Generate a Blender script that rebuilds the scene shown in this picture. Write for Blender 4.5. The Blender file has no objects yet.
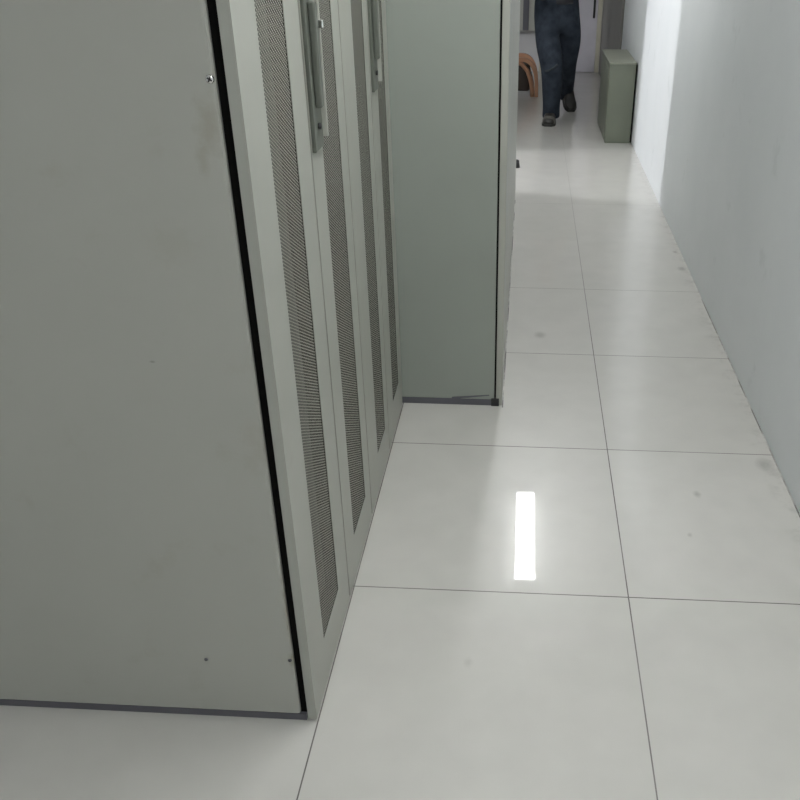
import bpy, bmesh, math, random
from mathutils import Vector, Matrix
random.seed(4)
sc = bpy.context.scene
C = sc.collection

# ------------------------------------------------------------------ camera, light, exposure
CAM_H = 1.6970520765
right = Vector((0.9984406444, 0.0556566079, 0.0043152656))
up = Vector((-0.0306323463, 0.4816151558, 0.8758473046))
fwd = Vector((-0.0466683928, 0.8746137340, -0.4825690390))
cam_data = bpy.data.cameras.new('camera'); cam = bpy.data.objects.new('camera', cam_data); C.objects.link(cam)
m = Matrix.Identity(4)
for i, v in enumerate((right, up, -fwd)):
    for j in range(3): m[j][i] = v[j]
m[2][3] = CAM_H
cam.matrix_world = m
cam_data.sensor_width = 36; cam_data.lens = 864.45 / 800 * 36
cam_data.shift_x = (400 - 477.03) / 800; cam_data.shift_y = 0.0
cam_data.clip_start = .02
sc.camera = cam

w = bpy.data.worlds.new('world'); sc.world = w; w.use_nodes = True
w.node_tree.nodes['Background'].inputs[0].default_value = (.75, .85, 1, 1)
w.node_tree.nodes['Background'].inputs[1].default_value = .3
sc.view_settings.view_transform = 'Standard'; sc.view_settings.look = 'None'
sc.view_settings.gamma = 1; sc.view_settings.use_curve_mapping = False
sc.view_settings.exposure = 0.0
LAMP = 42.0        # emission of the fluorescent diffusers

def area(name, loc, direction, sx, sy, power, color):
    ld = bpy.data.lights.new(name, 'AREA'); ld.shape = 'RECTANGLE'; ld.size = sx; ld.size_y = sy
    ld.energy = power; ld.color = color
    o = bpy.data.objects.new(name, ld); C.objects.link(o); o.location = loc
    o.rotation_euler = Vector(direction).to_track_quat('-Z', 'Y').to_euler()
    return o
# lamp for the bright band, behind an added, unseen window in the left wall
area('band_light', (-3.22, 7.15, 2.15), (1, -.06, -.45), .22, .9, 95, (.97, .965, 1))

# ------------------------------------------------------------------ materials
def nt(name):
    mt = bpy.data.materials.new(name); mt.use_nodes = True
    t = mt.node_tree; return mt, t, t.nodes['Principled BSDF']
def N(t, kind, **k):
    n = t.nodes.new(kind)
    for a, b in k.items(): setattr(n, a, b)
    return n
def mth(t, op, a, b=None, c=None, clamp=False):
    n = N(t, 'ShaderNodeMath', operation=op, use_clamp=clamp)
    for i, v in enumerate((a, b, c)):
        if v is None: continue
        if isinstance(v, (int, float)): n.inputs[i].default_value = v
        else: t.links.new(v, n.inputs[i])
    return n.outputs[0]
def mixc(t, f, a, b):
    n = N(t, 'ShaderNodeMix', data_type='RGBA')
    if isinstance(f, (int, float)): n.inputs[0].default_value = f
    else: t.links.new(f, n.inputs[0])
    for i, v in ((6, a), (7, b)):
        if isinstance(v, tuple): n.inputs[i].default_value = (*v, 1)
        else: t.links.new(v, n.inputs[i])
    return n.outputs[2]
def noise(t, scale, detail=3, rough=.5, vec=None, space='Object', stretch=None):
    tc = N(t, 'ShaderNodeTexCoord'); src = vec or tc.outputs[space]
    if stretch:
        mp = N(t, 'ShaderNodeMapping'); mp.inputs['Scale'].default_value = stretch
        t.links.new(src, mp.inputs[0]); src = mp.outputs[0]
    n = N(t, 'ShaderNodeTexNoise'); n.inputs['Scale'].default_value = scale
    n.inputs['Detail'].default_value = detail; n.inputs['Roughness'].default_value = rough
    t.links.new(src, n.inputs['Vector']); return n.outputs[0]
def ramp(t, v, lo, hi):
    n = N(t, 'ShaderNodeMapRange'); n.inputs[1].default_value = lo; n.inputs[2].default_value = hi
    t.links.new(v, n.inputs[0]); return n.outputs[0]
def mat(name, col, rough=.5, col2=None, scale=6, metal=0, bump=0, bscale=200, stretch=None, spec=.5, dirt=None, coat=0, marks=()):
    mt, t, b = nt(name)
    base = mixc(t, ramp(t, noise(t, scale, 4, .55, stretch=stretch), .3, .7), col, col2 or tuple(c * .9 for c in col))
    if dirt:
        base = mixc(t, mth(t, 'MULTIPLY', ramp(t, noise(t, dirt[1], 5, .65), dirt[2], dirt[2] + .12), dirt[3]), base, dirt[0])
    if marks:       # smudges of a shape and place of their own: (x, z, half width, half height, strength, colour)
        tc = N(t, 'ShaderNodeTexCoord'); s = N(t, 'ShaderNodeSeparateXYZ'); t.links.new(tc.outputs['Object'], s.inputs[0])
        nz = mth(t, 'MULTIPLY', mth(t, 'SUBTRACT', noise(t, 45, 4, .6), .5), 1.6)
        for x, z, rx, rz, k, cl in marks:
            u = mth(t, 'DIVIDE', mth(t, 'SUBTRACT', s.outputs[0], x), rx); v = mth(t, 'DIVIDE', mth(t, 'SUBTRACT', s.outputs[2], z), rz)
            d = mth(t, 'ADD', mth(t, 'SQRT', mth(t, 'ADD', mth(t, 'MULTIPLY', u, u), mth(t, 'MULTIPLY', v, v))), nz)
            base = mixc(t, mth(t, 'MULTIPLY', mth(t, 'SUBTRACT', 1., ramp(t, d, .3, 1.2), clamp=True), k), base, cl)
    t.links.new(base, b.inputs['Base Color'])
    b.inputs['Roughness'].default_value = rough; b.inputs['Metallic'].default_value = metal
    b.inputs['Specular IOR Level'].default_value = spec
    b.inputs['Coat Weight'].default_value = coat
    if bump:
        bp = N(t, 'ShaderNodeBump'); bp.inputs['Strength'].default_value = bump; bp.inputs['Distance'].default_value = .001
        t.links.new(noise(t, bscale, 3), bp.inputs['Height']); t.links.new(bp.outputs[0], b.inputs['Normal'])
    return mt
TX, TY, TS = 0.3366, 1.9278, 0.8       # a tile joint and the tile size
def floor_mat():
    mt, t, b = nt('polished_tile')
    g = N(t, 'ShaderNodeNewGeometry'); s = N(t, 'ShaderNodeSeparateXYZ'); t.links.new(g.outputs['Position'], s.inputs[0])
    def joint(ax, off, TS=TS):
        u = mth(t, 'DIVIDE', mth(t, 'SUBTRACT', ax, off), TS)
        r = mth(t, 'ROUND', u)
        d = mth(t, 'MULTIPLY', mth(t, 'ABSOLUTE', mth(t, 'SUBTRACT', u, r)), TS)
        return d, r, mth(t, 'FLOOR', u)
    dx, rx, fx = joint(s.outputs[0], TX, .796); dy, ry, fy = joint(s.outputs[1], TY)
    lx = mth(t, 'LESS_THAN', dx, .0018); ly = mth(t, 'LESS_THAN', dy, .0019)
    # joints where the tiles butt tight and hold no dirt
    tight = mth(t, 'MAXIMUM', mth(t, 'COMPARE', ry, 4., .1), mth(t, 'COMPARE', ry, 6., .1))
    ly = mth(t, 'MULTIPLY', ly, mth(t, 'SUBTRACT', 1., tight))
    line = mth(t, 'MAXIMUM', lx, ly)
    dirtv = ramp(t, noise(t, 2.3, 3, .6, vec=g.outputs['Position']), .3, .62)
    line = mth(t, 'MULTIPLY', line, mth(t, 'MULTIPLY_ADD', dirtv, .3, .7))
    # tile tone per tile
    wn = N(t, 'ShaderNodeTexWhiteNoise', noise_dimensions='2D'); cb = N(t, 'ShaderNodeCombineXYZ')
    t.links.new(fx, cb.inputs[0]); t.links.new(fy, cb.inputs[1]); t.links.new(cb.outputs[0], wn.inputs[0])
    c = mixc(t, wn.outputs[0], (.56, .55, .515), (.582, .572, .54))
    c = mixc(t, mth(t, 'MULTIPLY', ramp(t, noise(t, 3.2, 5, .6, vec=g.outputs['Position']), .25, .85), .5), c, (.50, .495, .465))
    # scuffs and smears
    sm = ramp(t, noise(t, 7, 2, .5, vec=g.outputs['Position']), .35, .75)
    c = mixc(t, mth(t, 'MULTIPLY', sm, .16), c, (.36, .36, .34))
    # dirt gathered against the right wall
    ed = mth(t, 'MULTIPLY', ramp(t, s.outputs[0], .86, .935), ramp(t, noise(t, 14, 5, .7, vec=g.outputs['Position']), .5, .68))
    c = mixc(t, mth(t, 'MULTIPLY', ed, .45), c, (.25, .25, .23))
    for (px, py, r, k) in ((.905, 4.963, .022, .6), (.900, 4.674, .03, .5), (.097, 3.729, .035, .45), (.62, 2.46, .02, .45), (.894, 2.66, .04, .4), (.56, 2.232, .014, .35), (-.108, 1.65, .018, .2)):
        d = mth(t, 'SQRT', mth(t, 'ADD', mth(t, 'POWER', mth(t, 'SUBTRACT', s.outputs[0], px), 2.), mth(t, 'POWER', mth(t, 'MULTIPLY', mth(t, 'SUBTRACT', s.outputs[1], py), .7), 2.)))
        d = mth(t, 'ADD', d, mth(t, 'MULTIPLY', noise(t, 60, 2, vec=g.outputs['Position']), .01))
        c = mixc(t, mth(t, 'MULTIPLY', mth(t, 'SUBTRACT', 1., ramp(t, d, r * .4, r * 1.1), clamp=True), k), c, (.2, .19, .17))
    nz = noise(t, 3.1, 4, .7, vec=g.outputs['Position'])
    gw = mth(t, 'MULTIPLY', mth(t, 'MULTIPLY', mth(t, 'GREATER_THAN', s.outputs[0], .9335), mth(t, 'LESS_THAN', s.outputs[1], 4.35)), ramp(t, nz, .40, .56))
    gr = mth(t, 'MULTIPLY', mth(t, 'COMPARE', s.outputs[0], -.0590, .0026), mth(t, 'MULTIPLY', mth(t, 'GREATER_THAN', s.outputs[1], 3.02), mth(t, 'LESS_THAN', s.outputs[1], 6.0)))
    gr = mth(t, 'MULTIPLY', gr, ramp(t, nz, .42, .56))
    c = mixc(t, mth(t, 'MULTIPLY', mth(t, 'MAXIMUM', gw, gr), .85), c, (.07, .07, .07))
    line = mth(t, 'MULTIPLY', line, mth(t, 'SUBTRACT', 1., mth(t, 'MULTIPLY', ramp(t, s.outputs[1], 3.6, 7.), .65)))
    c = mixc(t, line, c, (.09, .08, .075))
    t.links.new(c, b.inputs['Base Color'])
    rg = mth(t, 'MULTIPLY_ADD', ramp(t, noise(t, 5, 4, vec=g.outputs['Position']), .3, .7), .06, .29)
    t.links.new(rg, b.inputs['Roughness'])
    b.inputs['Specular IOR Level'].default_value = .5
    b.inputs['Coat Weight'].default_value = .9; b.inputs['Coat Roughness'].default_value = .022; b.inputs['Coat IOR'].default_value = 1.45
    t.links.new(mth(t, 'SUBTRACT', .75, mth(t, 'MULTIPLY', line, .7)), b.inputs['Coat Weight'])
    bp = N(t, 'ShaderNodeBump'); bp.inputs['Strength'].default_value = .3; bp.inputs['Distance'].default_value = .001
    t.links.new(mth(t, 'SUBTRACT', 1., line), bp.inputs['Height']); t.links.new(bp.outputs[0], b.inputs['Normal'])
    return mt
def perforated(name, col):
    mt, t, b = nt(name)
    tc = N(t, 'ShaderNodeTexCoord'); s = N(t, 'ShaderNodeSeparateXYZ'); t.links.new(tc.outputs['Object'], s.inputs[0])
    P = .0076; Q = P * math.sqrt(3)
    def lat(oy, oz):
        def cell(v, p, o):
            u = mth(t, 'ADD', mth(t, 'DIVIDE', v, p), o)
            return mth(t, 'MULTIPLY', mth(t, 'SUBTRACT', u, mth(t, 'ROUND', u)), p)
        a = cell(s.outputs[1], Q, oy); c_ = cell(s.outputs[2], P, oz)
        return mth(t, 'SQRT', mth(t, 'ADD', mth(t, 'MULTIPLY', a, a), mth(t, 'MULTIPLY', c_, c_)))
    d = mth(t, 'MINIMUM', lat(0., 0.), lat(.5, .5))
    hole = mth(t, 'LESS_THAN', d, .0029)
    b.inputs['Base Color'].default_value = (*col, 1); b.inputs['Roughness'].default_value = .45
    tr = N(t, 'ShaderNodeBsdfTransparent'); mx = N(t, 'ShaderNodeMixShader')
    t.links.new(hole, mx.inputs[0]); t.links.new(b.outputs[0], mx.inputs[1]); t.links.new(tr.outputs[0], mx.inputs[2])
    t.links.new(mx.outputs[0], t.nodes['Material Output'].inputs[0])
    return mt
M = {}
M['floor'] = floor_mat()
M['wall'] = mat('white_paint', (.76, .785, .80), .55, (.72, .75, .765), 2.2, bump=.15, bscale=60, dirt=((.42, .45, .45), 5, .62, .25))
M['far_wall'] = mat('dull_white_paint', (.60, .60, .60), .6, (.55, .55, .56), 3)
M['ceiling'] = mat('ceiling_board', (.78, .78, .77), .8, (.74, .74, .73), 3)
BR = (.25, .22, .15)
MARKS = ((-.522, 1.405, .022, .05, .35, BR), (-.54, 1.35, .012, .03, .3, BR), (-.492, 1.137, .012, .004, .5, BR), (-.696, .965, .006, .003, .5, (.15, .15, .13)), (-.50, .35, .008, .10, .4, BR), (-.503, .20, .012, .02, .45, (.2, .19, .1)), (-.62, 1.2, .05, .04, .12, BR))
GREY = (.40, .405, .365)
M['side'] = mat('grey_enamel', GREY, .42, (.385, .39, .35), 3.5, bump=.12, bscale=300, marks=MARKS, dirt=((.33, .31, .25), 7, .6, .3))
M['side2'] = mat('grey_green_enamel', (.275, .30, .268), .42, (.258, .28, .25), 3, bump=.12, bscale=300, dirt=((.2, .22, .2), 6, .66, .3))
M['door'] = mat('pale_grey_enamel', (.37, .377, .335), .38, (.345, .352, .313), 4, bump=.1, bscale=300, dirt=((.30, .29, .24), 7, .62, .3))
M['perf'] = perforated('perforated_steel', (.33, .325, .28))
M['seal_shade'] = mat('seal_and_shade_black', (.004, .004, .0035), .9, spec=.1)  # black of the door seals and of the painted shade
M['inside'] = mat('dark_interior', (.03, .032, .028), .7)
M['plinth'] = mat('dark_grey_plinth', (.11, .11, .125), .5)
M['lock'] = mat('grey_green_lock_plate', (.115, .125, .105), .4, (.10, .11, .092), 20)
M['chrome'] = mat('chrome', (.8, .8, .78), .15, metal=1)
M['black'] = mat('black_plastic', (.015, .015, .016), .4)
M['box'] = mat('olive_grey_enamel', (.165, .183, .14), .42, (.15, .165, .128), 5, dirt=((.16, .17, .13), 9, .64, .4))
M['boxtop'] = mat('paler_box_lid', (.27, .285, .23), .42, (.24, .255, .205), 7)  # lid colour paler than the box body
M['taupe'] = mat('taupe_door_paint', (.24, .235, .215), .55, (.21, .205, .19), 5, stretch=(1, 1, .15))
M['cream'] = mat('cream_frame_paint', (.56, .54, .44), .5)
M['pale_door'] = mat('lilac_white_door_paint', (.60, .59, .64), .5)
M['trimw'] = mat('white_trim', (.7, .7, .7), .4)
M['tray'] = mat('lamp_housing', (.85, .85, .85), .35)
M['denim'] = mat('dark_denim', (.017, .023, .033), .85, (.042, .052, .07), 11, bump=.6, bscale=250, spec=.2)
M['jacket'] = mat('dark_jacket', (.03, .03, .035), .8, (.045, .045, .05), 10, bump=.4, bscale=120, spec=.2)
M['skin'] = mat('skin', (.50, .31, .22), .55, (.46, .27, .19), 12)
M['hair'] = mat('black_hair', (.012, .01, .009), .5, bump=.6, bscale=150, stretch=(1, 1, .2))
M['shoe'] = mat('dark_shoe_leather', (.022, .021, .02), .45, (.03, .028, .026), 20)
M['sole'] = mat('shoe_sole', (.03, .03, .028), .6)
M['stripe'] = mat('grey_toe_cap', (.13, .125, .11), .5)
M['wood'] = mat('bent_beech_wood', (.52, .30, .19), .4, (.42, .21, .12), 9, stretch=(1, 1, .2))
M['seat'] = mat('dark_brown_leather', (.035, .022, .016), .5)
M['cushion'] = mat('pale_grey_cushion', (.52, .49, .50), .85, bump=.4, bscale=80)
def emit(name, col, s):
    mt = bpy.data.materials.new(name); mt.use_nodes = True; t = mt.node_tree; t.nodes.clear()
    e = N(t, 'ShaderNodeEmission'); e.inputs[0].default_value = (*col, 1); e.inputs[1].default_value = s
    o = N(t, 'ShaderNodeOutputMaterial'); t.links.new(e.outputs[0], o.inputs[0]); return mt
M['tube_fill'] = emit('fill_diffuser', (1, .985, .96), LAMP * .33)  # weaker emission for the added fill batten
M['tube'] = emit('lit_diffuser', (.985, .993, .985), LAMP)
gm, gt, gb = nt('window_glass'); gb.inputs['Transmission Weight'].default_value = 1; gb.inputs['Roughness'].default_value = .02
gb.inputs['Base Color'].default_value = (.9, .95, .95, 1); M['glass'] = gm

# ------------------------------------------------------------------ mesh helpers
def bx(bm, x0, x1, y0, y1, z0, z1, bev=0):
    r = bmesh.ops.create_cube(bm, size=1)['verts']
    for v in r:
        v.co = Vector(((x0 + x1) / 2 + v.co.x * (x1 - x0), (y0 + y1) / 2 + v.co.y * (y1 - y0), (z0 + z1) / 2 + v.co.z * (z1 - z0)))
    if bev:
        e = list({e for v in r for e in v.link_edges})
        bmesh.ops.bevel(bm, geom=e, offset=bev, segments=3, affect='EDGES', profile=.6)
def cyl(bm, p, axis, r, h, seg=20, r2=None):
    q = Vector(axis).to_track_quat('Z', 'Y').to_matrix().to_4x4()
    bmesh.ops.create_cone(bm, cap_ends=True, segments=seg, radius1=r, radius2=r if r2 is None else r2, depth=h,
                          matrix=Matrix.Translation(Vector(p) + Vector(axis).normalized() * h / 2) @ q)
def tube(bm, pts, r, seg=8):
    pts = [Vector(p) for p in pts]; rings = []
    for i, p in enumerate(pts):
        d = (pts[min(i + 1, len(pts) - 1)] - pts[max(i - 1, 0)]).normalized()
        a = d.orthogonal().normalized() if i == 0 else (a - d * a.dot(d)).normalized()
        b = d.cross(a)
        rings.append([bm.verts.new(p + (a * math.cos(k * math.tau / seg) + b * math.sin(k * math.tau / seg)) * r) for k in range(seg)])
    for A, B in zip(rings, rings[1:]):
        for k in range(seg): bm.faces.new((A[k], A[(k + 1) % seg], B[(k + 1) % seg], B[k]))
    bm.faces.new(rings[0][::-1]); bm.faces.new(rings[-1])
def obj(name, bm, mt, parent=None, smooth=False, origin=None):
    me = bpy.data.meshes.new(name)
    if origin is not None: bmesh.ops.translate(bm, verts=bm.verts, vec=-Vector(origin))
    bmesh.ops.recalc_face_normals(bm, faces=bm.faces)
    bm.to_mesh(me); bm.free(); me.materials.append(mt)
    for p in me.polygons: p.use_smooth = smooth
    o = bpy.data.objects.new(name, me); C.objects.link(o)
    if origin is not None: o.location = origin
    if parent is not None:
        o.parent = parent; o.matrix_parent_inverse = Matrix.Translation(parent_loc(parent)).inverted()
    return o
def parent_loc(p):
    v = Vector(p.location)
    return v if p.parent is None else v
def boxobj(name, x0, x1, y0, y1, z0, z1, mt, parent=None, bev=0, smooth=False):
    bm = bmesh.new(); bx(bm, x0, x1, y0, y1, z0, z1, bev); return obj(name, bm, mt, parent, smooth)
def thing(name, label, cat, loc=(0, 0, 0), group=None):
    o = bpy.data.objects.new(name, None); C.objects.link(o); o.location = loc; o.empty_display_size = .1
    o['label'] = label; o['category'] = cat
    if group: o['group'] = group
    return o
def tag(o, label, cat, group=None):
    o['label'] = label; o['category'] = cat
    if group: o['group'] = group
def struct(name, x0, x1, y0, y1, z0, z1, mt, bev=0):
    o = boxobj(name, x0, x1, y0, y1, z0, z1, mt, None, bev); o['kind'] = 'structure'; return o

# ------------------------------------------------------------------ the room
XR, XLW, YF, YB, H = .9387, -3.2, 12.07, -2.6, 2.8
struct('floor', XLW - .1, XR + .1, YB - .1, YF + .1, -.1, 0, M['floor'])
struct('ceiling', XLW - .1, XR + .1, YB - .1, YF + .1, H, H + .1, M['ceiling'])
struct('wall_right', XR, XR + .1, YB, YF, 0, H, M['wall'])
struct('wall_back', XLW, XR, YB - .1, YB, 0, H, M['wall'])
struct('wall_far', XLW, XR, YF, YF + .1, 0, H, M['far_wall'])
# left wall with an opening for the added window
bm = bmesh.new()
WY0, WY1, WZ0, WZ1 = 6.8, 7.5, 1.5, 2.7
bx(bm, XLW - .1, XLW, YB, WY0, 0, H); bx(bm, XLW - .1, XLW, WY1, YF, 0, H)
bx(bm, XLW - .1, XLW, WY0, WY1, 0, WZ0); bx(bm, XLW - .1, XLW, WY0, WY1, WZ1, H)
o = obj('wall_left', bm, M['wall']); o['kind'] = 'structure'
bm = bmesh.new()
for a in ((WY0, WY0 + .04, WZ0, WZ1), (WY1 - .04, WY1, WZ0, WZ1), (WY0 + .04, WY1 - .04, WZ0, WZ0 + .04), (WY0 + .04, WY1 - .04, WZ1 - .04, WZ1)):
    bx(bm, XLW - .08, XLW - .03, *a)
o = obj('unseen_window_1', bm, M['trimw']); o['kind'] = 'structure'  # frame of the unseen window made up for the light band
# unseen partition, added to cut the far edge of the light band
struct('light_cut_partition', -.9, -.78, 7.43, 9.45, 0, H, M['wall'])
# taupe double door set in the right wall beyond the steel box
t = bpy.data.objects.new('door_1', None); C.objects.link(t); t['kind'] = 'structure'; t.location = (XR, 10.7, 0)
for y0, y1 in ((9.46, 10.72), (10.724, 11.99)):
    boxobj('door_leaf', XR - .012, XR - .001, y0, y1, .004, 2.2, M['taupe'], t, .003)
bm = bmesh.new(); bx(bm, XR - .02, XR - .0005, 9.42, 9.458, 0, 2.24); bx(bm, XR - .02, XR - .0005, 9.458, 11.99, 2.202, 2.24)
obj('door_frame', bm, M['taupe'], t)
# far door with cream jamb
t = bpy.data.objects.new('door_2', None); C.objects.link(t); t['kind'] = 'structure'; t.location = (.45, YF, 0)
boxobj('door_leaf', .20, .865, YF - .03, YF - .001, .004, 2.05, M['pale_door'], t, .003)
bm = bmesh.new(); bx(bm, .869, .922, YF - .05, YF - .001, .0, 2.1); bx(bm, .145, .197, YF - .05, YF - .001, 0, 2.1); bx(bm, .197, .869, YF - .05, YF - .001, 2.055, 2.1)
obj('door_frame', bm, M['cream'], t)
bm = bmesh.new(); bx(bm, .808, .835, YF - .04, YF - .028, .65, .95, .003); tube(bm, [(.822, YF - .035, .88), (.822, YF - .08, .88), (.72, YF - .085, .88)], .009)
obj('door_handle', bm, M['black'], t)

# ------------------------------------------------------------------ ceiling lamps
def batten(x, y, label, lit='tube'):
    t = thing('fluorescent_lamp', label, 'ceiling light', (x, y, H), 'fluorescent battens on the ceiling')
    bm = bmesh.new(); bx(bm, x - .06, x + .06, y - .6, y + .6, H - .05, H, .004); obj('housing', bm, M['tray'], t)
    bm = bmesh.new(); bx(bm, x - .078, x + .078, y - .585, y + .585, H - .085, H - .05, .01); obj('diffuser', bm, M[lit], t)
    for s in (-1, 1):
        boxobj('end_cap', x - .08, x + .08, y + s * .593 - .008, y + s * .593 + .008, H - .088, H - .045, M['tray'], t, .003)
batten(.098, 5.75, 'lit white fluorescent batten over the corridor beside the protruding cabinet row')
batten(.098, 1.9, 'lit white fluorescent batten over the perforated double doors')
batten(.098, -.75, 'added white fluorescent batten behind the photographer, lighting the near side panel')  # lamp added out of view to light the near side panel
batten(-.55, 8.1, 'added dim batten beyond the cross aisle, unseen, brightening the floor near the walking person', 'tube_fill')  # fill lamp, added out of view to brighten the far floor

# ------------------------------------------------------------------ cabinets
def cabinet(label, y0, y1, xf, depth, split, doors, side, gap, thick, lift=.008, plinth=.02, ht=2.0, screws=(), lock=None, pad=False):
    """doors: list of (y0, y1, mesh_y0, mesh_y1) with None mesh for plain leaves"""
    t = thing('equipment_cabinet', label, 'cabinet', ((xf - depth / 2), (y0 + y1) / 2, 0), 'grey steel equipment cabinets in a row')
    xb = xf - thick - gap; T = .012
    bm = bmesh.new()
    bx(bm, xf - depth, xb, y0, y0 + T + .008, plinth, ht, .0085 if gap > .01 else .004)
    obj('side_panel', bm, side, t)
    boxobj('side_panel', xf - depth, xb, y1 - T, y1 - .001, plinth, ht, side, t, .004)
    boxobj('back_panel', xf - depth + .001, xf - depth + .011, y0 + T, y1 - T, plinth, ht - .012, side, t)
    boxobj('top_panel', xf - depth + .012, xb, y0 + T, y1 - T, ht - .012, ht - .0005, side, t)
    boxobj('bottom_panel', xf - depth + .012, xb - .03, y0 + T, y1 - T, plinth, plinth + .012, M['inside'], t)
    boxobj('plinth', xf - depth + .002, xf - thick - (gap if plinth > .02 else .004), y0 + .002, y1 - .003, 0, plinth, M['plinth'], t)
    bm = bmesh.new()          # rubber seal and dark frame behind the doors
    xg0, xg1 = xb - .02, xf - thick - .0005
    for a in ((y0 + .010, y0 + .045, plinth, ht - .005), (y1 - .045, y1 - .010, plinth, ht - .005)): bx(bm, xg0, xg1, *a)
    bx(bm, xg0, xg1, split - .03, split + .03, plinth, ht - .005)
    bx(bm, xg0, xg1, y0 + .045, split - .03, plinth, plinth + .06); bx(bm, xg0, xg1, split + .03, y1 - .045, plinth, plinth + .06)
    bx(bm, xg0, xg1, y0 + .045, split - .03, ht - .06, ht - .005); bx(bm, xg0, xg1, split + .03, y1 - .045, ht - .06, ht - .005)
    obj('door_seal', bm, M['seal_shade'], t)
    boxobj('dark_backing', xb - .12, xb - .11, y0 + .02, y1 - .02, plinth + .02, ht - .03, M['inside'], t)  # dark sheet painting the shaded interior behind the doors
    for k, (a, b, m0, m1) in enumerate(doors):
        bm = bmesh.new(); z0, z1 = lift, ht - .002
        if m0 is None:
            bx(bm, xf - thick, xf, a, b, z0, z1, .0035); d = obj('door', bm, M['door'], t)
        else:
            zb, zt = .138, ht - .15
            # one pressed leaf with a real opening, folded back edges
            outer = [(a, z0), (b, z0), (b, z1), (a, z1)]; inner = [(m0, zb), (m1, zb), (m1, zt), (m0, zt)]
            V = {}; sh = .0018                     # pressed steel sheet with folded outer edges
            for x, key in ((xf, 'f'), (xf - sh, 'b')):
                V[key + 'o'] = [bm.verts.new((x, p[0], p[1])) for p in outer]; V[key + 'i'] = [bm.verts.new((x, p[0], p[1])) for p in inner]
            for i in range(4):
                j = (i + 1) % 4
                bm.faces.new((V['fo'][i], V['fo'][j], V['fi'][j], V['fi'][i])); bm.faces.new((V['bo'][i], V['bo'][j], V['bi'][j], V['bi'][i]))
                bm.faces.new((V['fo'][i], V['fo'][j], V['bo'][j], V['bo'][i])); bm.faces.new((V['fi'][i], V['fi'][j], V['bi'][j], V['bi'][i]))
            xt = xf - sh - .0001
            bx(bm, xf - thick, xt, a, a + .002, z0, z1); bx(bm, xf - thick, xt, b - .002, b, z0, z1)
            bx(bm, xf - thick, xt, a + .002, b - .002, z0, z0 + .002); bx(bm, xf - thick, xt, a + .002, b - .002, z1 - .002, z1)
            d = obj('door', bm, M['door'], t)
            bm = bmesh.new()      # black filler in the leaf, added so it looks shaded through the holes
            for q in ((a + .0025, m0 - .004, z0 + .003, z1 - .003), (m1 + .004, b - .0025, z0 + .003, z1 - .003), (m0 - .004, m1 + .004, z0 + .003, zb - .004), (m0 - .004, m1 + .004, zt + .004, z1 - .003)):
                bx(bm, xf - thick + .001, xt - .0004, *q)
            obj('dark_filler', bm, M['seal_shade'], d)
            bm = bmesh.new(); bm.faces.new([bm.verts.new((xf - .003, y, z)) for y, z in ((m0, zb), (m1, zb), (m1, zt), (m0, zt))])
            pf = obj('perforated_panel', bm, M['perf'], d, origin=(xf - .003, m0, zb))
            pf.matrix_parent_inverse = Matrix.Identity(4)
        if lock and k == lock[0]:
            ly0, ly1, lz = lock[1], lock[2], lock[3]
            bm = bmesh.new(); bx(bm, xf, xf + .009, ly0, ly1, lz, lz + .36, .003); h = obj('lock_plate', bm, M['lock'], d)
            bm = bmesh.new(); bx(bm, xf + .009, xf + .024, ly0 + .022, ly0 + .05, lz + .09, lz + .30, .005)
            obj('handle', bm, M['lock'], h)
            bm = bmesh.new(); bx(bm, xf + .0005, xf + .02, ly1 - .002, ly1 + .007, lz + .02, lz + .35, .002)
            obj('plate_rim', bm, M['door'], h)
            bm = bmesh.new(); cyl(bm, (xf + .009, (ly0 + ly1) / 2 + .01, lz + .205), (1, 0, 0), .011, .012); obj('keyhole', bm, M['chrome'], h, True)
            bm = bmesh.new(); bx(bm, xf + .009, xf + .03, ly1 - .014, ly1 - .002, lz + .245, lz + .262, .003); obj('latch', bm, M['chrome'], h)
            bm = bmesh.new(); cyl(bm, (xf + .009, ly0 + .038, lz + .05), (1, 0, 0), .007, .006); obj('rivet', bm, M['black'], h, True)
    for (sx, sz, r) in screws:
        bm = bmesh.new(); cyl(bm, (sx, y0 + .0005, sz), (0, -1, 0), r, .0022, 20, r * .75)
        s = obj('screw', bm, M['chrome'] if r > .006 else M['plinth'], t, True)
        bm = bmesh.new()
        for a in (.5, .5 + math.pi / 2):
            b2 = bmesh.new(); bx(b2, -r * .62, r * .62, -.0004, .0004, -r * .16, r * .16)
            bmesh.ops.rotate(b2, verts=b2.verts, cent=(0, 0, 0), matrix=Matrix.Rotation(a, 3, 'Y'))
            bmesh.ops.translate(b2, verts=b2.verts, vec=(sx, y0 - .0019, sz))
            tmp = bpy.data.meshes.new('x'); b2.to_mesh(tmp); b2.free(); bm.from_mesh(tmp); bpy.data.meshes.remove(tmp)
        g = obj('cross_slot', bm, M['black'], s)
    if pad:
        bm = bmesh.new(); bx(bm, xb - .012, xf - .012, y0 - .004, y0 + .03, 0, .034, .002); obj('corner_foot', bm, M['black'], t)
        # half-loose strip of the plinth tape along the foot of the side panel
        bm = bmesh.new(); pts = [(xb - .17, .026), (xb - .02, .046), (xb - .02, .050), (xb - .17, .036)]
        vs = [[bm.verts.new((x, y, z)) for x, z in pts] for y in (y0 - .0015, y0 + .001)]
        bm.faces.new(vs[0]); bm.faces.new(vs[1][::-1])
        for i in range(4): bm.faces.new((vs[0][i], vs[0][(i + 1) % 4], vs[1][(i + 1) % 4], vs[1][i]))
        obj('plinth_tape', bm, M['plinth'], t)
    return t
XA = -.4615
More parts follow.
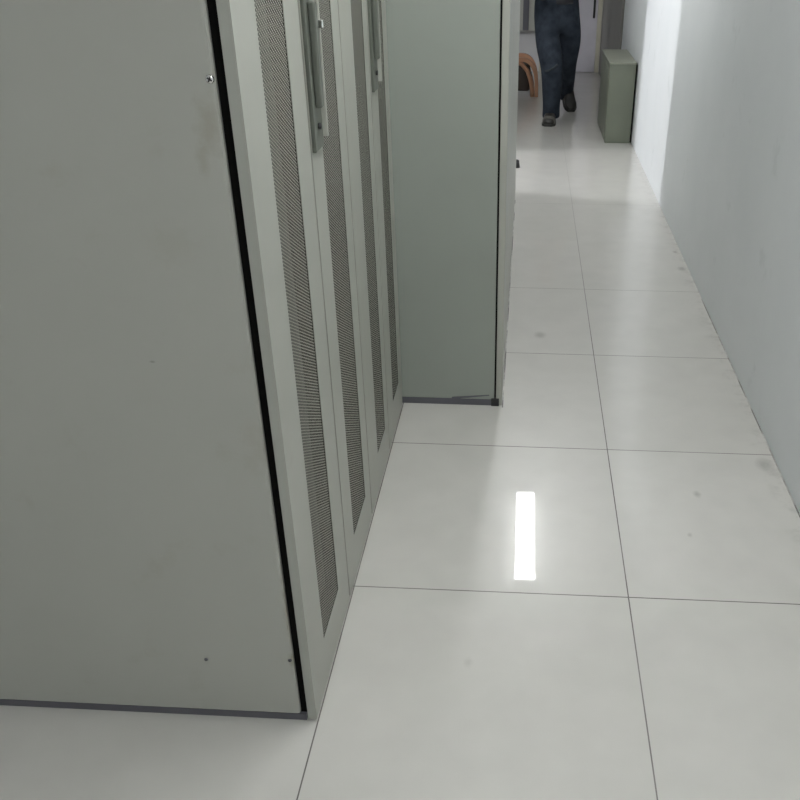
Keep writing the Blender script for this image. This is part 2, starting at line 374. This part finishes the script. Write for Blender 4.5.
cabinet('grey cabinet nearest the camera, with a wide blank side panel and perforated doors',
        1.438, 2.266, XA, 1.0, 1.873, [(1.438, 1.867, 1.570, 1.756), (1.878, 2.261, 1.984, 2.182)], M['side'], .018, .021,
        screws=((-.509, 1.4765, .0075), (-.5085, .199, .005), (-.707, .190, .005)), lock=(1, 1.884, 1.962, 1.258))
cabinet('pale grey cabinet with perforated doors, wedged between the nearest cabinet and the protruding blank-sided one',
        2.268, 3.024, XA, 1.0, 2.664, [(2.272, 2.659, 2.427, 2.595), (2.670, 3.021, 2.79, 2.942)], M['side'], .0145, .024,
        lock=(1, 2.676, 2.755, 1.255))
XC = -.0615
row = ['protruding grey-green cabinet with blank side panel and small black foot at its lower corner',
       'pale grey cabinet directly behind the protruding grey-green one, seen edge on',
       'third pale grey cabinet along the protruding row, seen edge on',
       'last pale grey cabinet of the protruding row, at the bright cross aisle']
for k in range(4):
    y0 = 3.032 + .8 * k
    cabinet(row[k], y0, y0 + .797, XC, .8, y0 + .4, [(y0, y0 + .398, None, None), (y0 + .402, y0 + .795, None, None)],
            M['side2'], .0065, .025, lift=.004 if k else .004, plinth=.028, pad=(k == 0))

# ------------------------------------------------------------------ small steel box by the right wall
t = thing('steel_box', 'low grey-green steel box standing on the floor against the white wall beyond the cabinets', 'box', (.815, 8.3, 0))
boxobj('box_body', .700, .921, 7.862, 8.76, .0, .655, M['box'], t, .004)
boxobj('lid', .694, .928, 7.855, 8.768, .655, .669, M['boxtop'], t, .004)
boxobj('gap_shade_strip', .921, .934, 7.872, 8.74, .004, .65, M['seal_shade'], t)  # shade of the gap by the wall, painted as a black strip
boxobj('side_door', .6955, .70, 7.89, 8.73, .03, .63, M['box'], t, .002)

# ------------------------------------------------------------------ door stop at the aisle corner
bm = bmesh.new(); cyl(bm, (-.066, 6.93, 0), (0, 0, 1), .030, .045, 24, .022)
bmesh.ops.create_uvsphere(bm, u_segments=20, v_segments=10, radius=.023, matrix=Matrix.Translation((-.066, 6.93, .048)) @ Matrix.Diagonal((1, 1, .6, 1)))
o = obj('door_stop', bm, M['black'], None, True, origin=(-.066, 6.93, 0)); tag(o, 'small black rubber stop on the floor just past the last cabinet of the row', 'door stop')

# ------------------------------------------------------------------ grey box hanging on the far wall
t = thing('wall_box', 'dark grey metal box hanging low on the far wall, left of the person', 'wall box', (0, YF, .49))
boxobj('box_body', -.30, .09, YF - .14, YF - .001, .50, 1.0, M['side'], t, .004)
boxobj('cover', -.078, -.004, YF - .15, YF - .14, .51, .99, M['plinth'], t, .003)

# ------------------------------------------------------------------ bentwood armchair
t = thing('armchair', 'bentwood armchair with light curved arm frame and dark seat, behind the walking person', 'chair', (-.2, 10.45, 0))
def arch(y, t):
    pts = [(-.53, .0), (-.555, .15), (-.52, .29), (-.44, .355), (-.30, .39), (-.09, .402), (-.01, .395), (.052, .35), (.094, .27), (.112, .17), (.115, .08), (.115, 0)]
    # smooth the polyline
    for _ in range(2):
        q = [pts[0]]
        for a, b in zip(pts, pts[1:]): q += [(a[0] * .75 + b[0] * .25, a[1] * .75 + b[1] * .25), (a[0] * .25 + b[0] * .75, a[1] * .25 + b[1] * .75)]
        pts = q + [pts[-1]]
    bm = bmesh.new(); rings = []
    for i, p in enumerate(pts):
        a = pts[max(i - 1, 0)]; b = pts[min(i + 1, len(pts) - 1)]
        d = Vector((b[0] - a[0], 0, b[1] - a[1])).normalized(); n = Vector((d.z, 0, -d.x))
        c = Vector((p[0], y, p[1]))
        rings.append([bm.verts.new(c + n * s + Vector((0, u * .03, 0))) for s, u in ((-.010, -1), (-.010, 1), (.030, 1), (.030, -1))])
    for A, B in zip(rings, rings[1:]):
        for k in range(4): bm.faces.new((A[k], A[(k + 1) % 4], B[(k + 1) % 4], B[k]))
    bm.faces.new(rings[0]); bm.faces.new(rings[-1])
    o = obj('arm_frame', bm, M['wood'], t)
    return o
arch(10.16, t); arch(10.52, t)
bm = bmesh.new(); bx(bm, -.50, .03, 10.19, 10.49, .05, .33, .03); obj('seat', bm, M['seat'], t, True)
bm = bmesh.new(); bx(bm, -.52, -.44, 10.19, 10.49, .30, .8, .03); obj('backrest', bm, M['cushion'], t, True)
# inner bent brace of each side, from under the arm down to the front foot
for y in (10.165, 10.515):
    bm = bmesh.new(); tube(bm, [(-.20, y, .37), (-.07, y, .345), (.0, y, .27), (.035, y, .18), (.055, y, .09), (.06, y, .0)], .024, 10)
    obj('brace', bm, M['wood'], t, True)
boxobj('front_rail', .031, .05, 10.2, 10.48, .05, .22, M['seat'], t, .004)

# ------------------------------------------------------------------ person walking towards the camera
def skin(name, chains, mt, parent=None, sub=2, root=0):
    """chains: list of [(point, radius or (rx, ry)), ...]; equal points weld"""
    bm = bmesh.new(); idx = {}; rad = []
    def vid(p, r):
        k = tuple(round(c, 4) for c in p)
        if k not in idx:
            idx[k] = bm.verts.new(p); rad.append(r if isinstance(r, tuple) else (r, r))
        return idx[k]
    for ch in chains:
        prev = None
        for p, r in ch:
            v = vid(p, r)
            if prev is not None and bm.edges.get((prev, v)) is None: bm.edges.new((prev, v))
            prev = v
    bm.verts.index_update(); me = bpy.data.meshes.new(name); bm.to_mesh(me); bm.free()
    o = bpy.data.objects.new(name, me); C.objects.link(o); me.materials.append(mt)
    sk = o.modifiers.new('skin', 'SKIN'); sk.use_smooth_shade = True
    if not me.skin_vertices: me.attributes
    for i, r in enumerate(rad):
        me.skin_vertices[0].data[i].radius = r; me.skin_vertices[0].data[i].use_root = (i == root)
    s = o.modifiers.new('sub', 'SUBSURF'); s.levels = sub; s.render_levels = sub
    if parent is not None:
        o.parent = parent; o.matrix_parent_inverse = Matrix.Translation(parent.location).inverted()
    return o
P = thing('person', 'person walking towards the camera in loose dark blue jeans and dark shoes', 'person', (.27, 8.9, 0))
pel = (.265, 8.97, .97)
fk, fa = (.235, 8.70, .53), (.240, 8.735, .13)      # front knee, ankle
rk, ra = (.385, 9.06, .53), (.400, 9.42, .19)       # rear knee, ankle
fh, rh = (.165, 8.95, .90), (.365, 8.98, .90)
neck, head = (.27, 8.86, 1.47), (.27, 8.83, 1.60)
hf, hr_ = (.205, 8.58, 1.19), (.36, 8.56, 1.22)
body = skin('body', [
    [(pel, (.13, .10)), ((.265, 8.95, 1.12), (.12, .09)), ((.27, 8.92, 1.28), (.14, .10)), ((.27, 8.89, 1.40), (.13, .085)), (neck, .055), ((.27, 8.845, 1.53), .058),
     ((.27, 8.835, 1.60), (.078, .092)), ((.27, 8.835, 1.67), (.075, .09)), ((.27, 8.84, 1.72), (.05, .06))],
    [(pel, .13), (fh, .085), (fk, .055), (fa, .036), ((.237, 8.68, .07), .026)],
    [(pel, .13), (rh, .085), (rk, .055), (ra, .036), ((.415, 9.38, .10), .026)],
    [((.27, 8.89, 1.40), .13), ((.10, 8.90, 1.40), .055), ((.045, 8.93, 1.15), .042), ((.12, 8.70, 1.12), .033), ((.185, 8.60, 1.18), (.022, .030)), (hf, (.016, .036)), ((.212, 8.565, 1.225), (.013, .036))],
    [((.27, 8.89, 1.40), .13), ((.44, 8.90, 1.40), .055), ((.495, 8.93, 1.15), .042), ((.43, 8.70, 1.13), .033), ((.375, 8.59, 1.20), (.022, .030)), (hr_, (.016, .036)), ((.352, 8.548, 1.255), (.013, .036))],
], M['skin'], P)
def hand(c, s):
    cx, cy, cz = c
    for k, (dy, L) in enumerate(((-.027, .065), (-.009, .075), (.009, .070), (.027, .055))):
        b = Vector((cx, cy + dy, cz))
        skin('finger', [[(tuple(b - Vector((0, 0, .012))), .009), (tuple(b + Vector((0, 0, L * .45))), .0085), (tuple(b + Vector((s * .018, -.006, L * .78))), .008), (tuple(b + Vector((s * .036, -.008, L * .82))), .007)]], M['skin'], P, 1)
    skin('thumb', [[((cx, cy - .02, cz - .045), .012), ((cx + s * .022, cy - .045, cz - .02), .0105), ((cx + s * .036, cy - .05, cz + .012), .009)]], M['skin'], P, 1)
hand((.212, 8.565, 1.23), 1); hand((.352, 8.548, 1.26), -1)
# face and ears
for s in (-1, 1):
    bm = bmesh.new(); bmesh.ops.create_uvsphere(bm, u_segments=12, v_segments=8, radius=.012, matrix=Matrix.Translation((.27 + s * .031, 8.752, 1.625)))
    obj('eye', bm, M['black'], P, True)
    bm = bmesh.new(); bmesh.ops.create_uvsphere(bm, u_segments=12, v_segments=8, radius=.03, matrix=Matrix.Translation((.27 + s * .078, 8.845, 1.61)) @ Matrix.Diagonal((.35, .6, 1, 1)))
    obj('ear', bm, M['skin'], P, True)
skin('nose', [[((.27, 8.755, 1.625), .008), ((.27, 8.735, 1.59), .014)]], M['skin'], P, 1)
bm = bmesh.new(); bmesh.ops.create_uvsphere(bm, u_segments=16, v_segments=8, radius=.024, matrix=Matrix.Translation((.27, 8.752, 1.555)) @ Matrix.Diagonal((1, .4, .28, 1)))
lm = mat('lips', (.4, .16, .13), .5); obj('mouth', bm, lm, P, True)
bm = bmesh.new(); bmesh.ops.create_uvsphere(bm, u_segments=24, v_segments=16, radius=1, matrix=Matrix.Translation((.27, 8.86, 1.675)) @ Matrix.Diagonal((.092, .105, .095, 1)))
for v in list(bm.verts):
    if v.co.z < 1.60 or (v.co.y < 8.80 and v.co.z < 1.675): bm.verts.remove(v)
o = obj('hair', bm, M['hair'], P, True); sm = o.modifiers.new('s', 'SOLIDIFY'); sm.thickness = .012
# clothes
skin('jacket', [
    [((.265, 8.96, 1.03), (.20, .16)), ((.265, 8.96, 1.06), (.20, .155)), ((.265, 8.95, 1.14), (.175, .14)), ((.27, 8.92, 1.28), (.165, .125)), ((.27, 8.885, 1.40), (.165, .125)), ((.27, 8.87, 1.47), (.085, .085)), ((.27, 8.865, 1.50), (.075, .075))],
    [((.27, 8.885, 1.40), (.165, .125)), ((.10, 8.90, 1.40), .072), ((.045, 8.93, 1.15), .056), ((.12, 8.70, 1.12), .045), ((.165, 8.63, 1.155), .04)],
    [((.27, 8.885, 1.40), (.165, .125)), ((.44, 8.90, 1.40), .072), ((.495, 8.93, 1.15), .056), ((.43, 8.70, 1.13), .045), ((.392, 8.62, 1.172), .04)],
], M['jacket'], P)
skin('jeans', [
    [((.265, 8.965, 1.16), (.17, .13)), ((.265, 8.965, 1.08), (.19, .145)), (pel, (.20, .15)), ((.165, 8.93, .86), (.135, .13)), ((.185, 8.81, .70), (.130, .125)), (fk, (.122, .108)), ((.238, 8.715, .34), (.106, .10)), ((.240, 8.735, .17), (.080, .09)), ((.241, 8.735, .07), (.078, .10)), ((.241, 8.735, .03), (.078, .10))],
    [(pel, (.20, .15)), ((.38, 8.985, .86), (.145, .13)), ((.395, 9.02, .70), (.130, .125)), (rk, (.108, .10)), ((.398, 9.25, .35), (.086, .09)), ((.405, 9.40, .20), (.076, .08)), ((.408, 9.45, .13), (.076, .08)), ((.408, 9.46, .11), (.076, .08))],
], M['denim'], P, root=1)
skin('sock', [[((.237, 8.74, .20), .045), ((.238, 8.735, .13), .047), ((.236, 8.69, .075), .045)]], M['black'], P, 1)
skin('sock', [[((.398, 9.35, .28), .05), ((.402, 9.43, .19), .05), ((.425, 9.36, .08), .042)]], M['black'], P, 1)
# cross folds of the knee and the turned hem
bm = bmesh.new(); pts = [(.165, 8.630, .485), (.20, 8.606, .495), (.245, 8.600, .52), (.28, 8.612, .55)]; tube(bm, pts, .010)
fold = mat('paler_denim', (.045, .055, .066), .9); obj('knee_crease', bm, fold, P, True)  # crease coloured paler than the jeans
def shoe(ankle, toe_dir, pitch, parent, name='shoe', cap='stripe'):
    """a shoe built along +x, heel at 0, then turned; pitch lifts the heel"""
    L = .30
    t_ = bpy.data.objects.new(name, None); C.objects.link(t_)
    prof = [(0, .040, .10), (.03, .048, .12), (.075, .052, .13), (.12, .055, .11), (.17, .060, .085), (.22, .062, .066), (.265, .056, .054), (.296, .034, .038)]
    def loft(sec, z0, wscale, hfun):
        bm = bmesh.new(); rings = []
        for x, w_, h in sec:
            w_ *= wscale; ring = []
            for k in range(14):
                a = math.tau * k / 14; c, s_ = math.cos(a), math.sin(a)
                z = z0 + hfun(h) * max(0, s_) ** .8 if s_ > 0 else z0
                yy = w_ * (abs(c) ** .6) * (1 if c > 0 else -1)
                ring.append(bm.verts.new((x, yy, z if s_ > 0 else z0 + .0001 * k)))
            rings.append(ring)
        for A, B in zip(rings, rings[1:]):
            for k in range(14): bm.faces.new((A[k], A[(k + 1) % 14], B[(k + 1) % 14], B[k]))
        bm.faces.new(rings[0]); bm.faces.new(rings[-1]); return bm
    R = Matrix.Translation(ankle) @ Matrix.Rotation(math.atan2(toe_dir[1], toe_dir[0]), 4, 'Z') @ Matrix.Rotation(pitch, 4, 'Y') @ Matrix.Translation((-L, 0, 0))
    parts = [('upper', loft(prof, .018, 1, lambda h: h), M['shoe'])]
    bm = bmesh.new()
    top = [(x, w_ * 1.1) for x, w_, h in prof]; top[0] = (-.004, .036); top[-1] = (.303, .034)
    lo = [bm.verts.new((x, w_, 0)) for x, w_ in top] + [bm.verts.new((x, -w_, 0)) for x, w_ in reversed(top)]
    hi = [bm.verts.new((v.co.x, v.co.y, .022)) for v in lo]
    bm.faces.new(lo[::-1]); bm.faces.new(hi)
    for i in range(len(lo)): bm.faces.new((lo[i], lo[(i + 1) % len(lo)], hi[(i + 1) % len(lo)], hi[i]))
    parts.append(('sole', bm, M['sole']))
    parts.append(('toe_cap', loft([(.222, .0632, .0655), (.245, .0603, .061), (.268, .0558, .0535)], .0195, 1.02, lambda h: h * 1.02), M[cap]))
    t_.parent = parent; t_.matrix_parent_inverse = Matrix.Translation(parent.location).inverted()
    for n_, b_, m_ in parts:
        b_.transform(R); o_ = obj(n_, b_, m_, None, n_ == 'upper'); o_.parent = t_
        o_.matrix_parent_inverse = Matrix.Identity(4)
    return t_
shoe((.212, 8.525, 0), (-.10, -1), 0.0, P)
shoe((.462, 9.285, 0.0), (.26, -1), .62, P, cap='shoe')
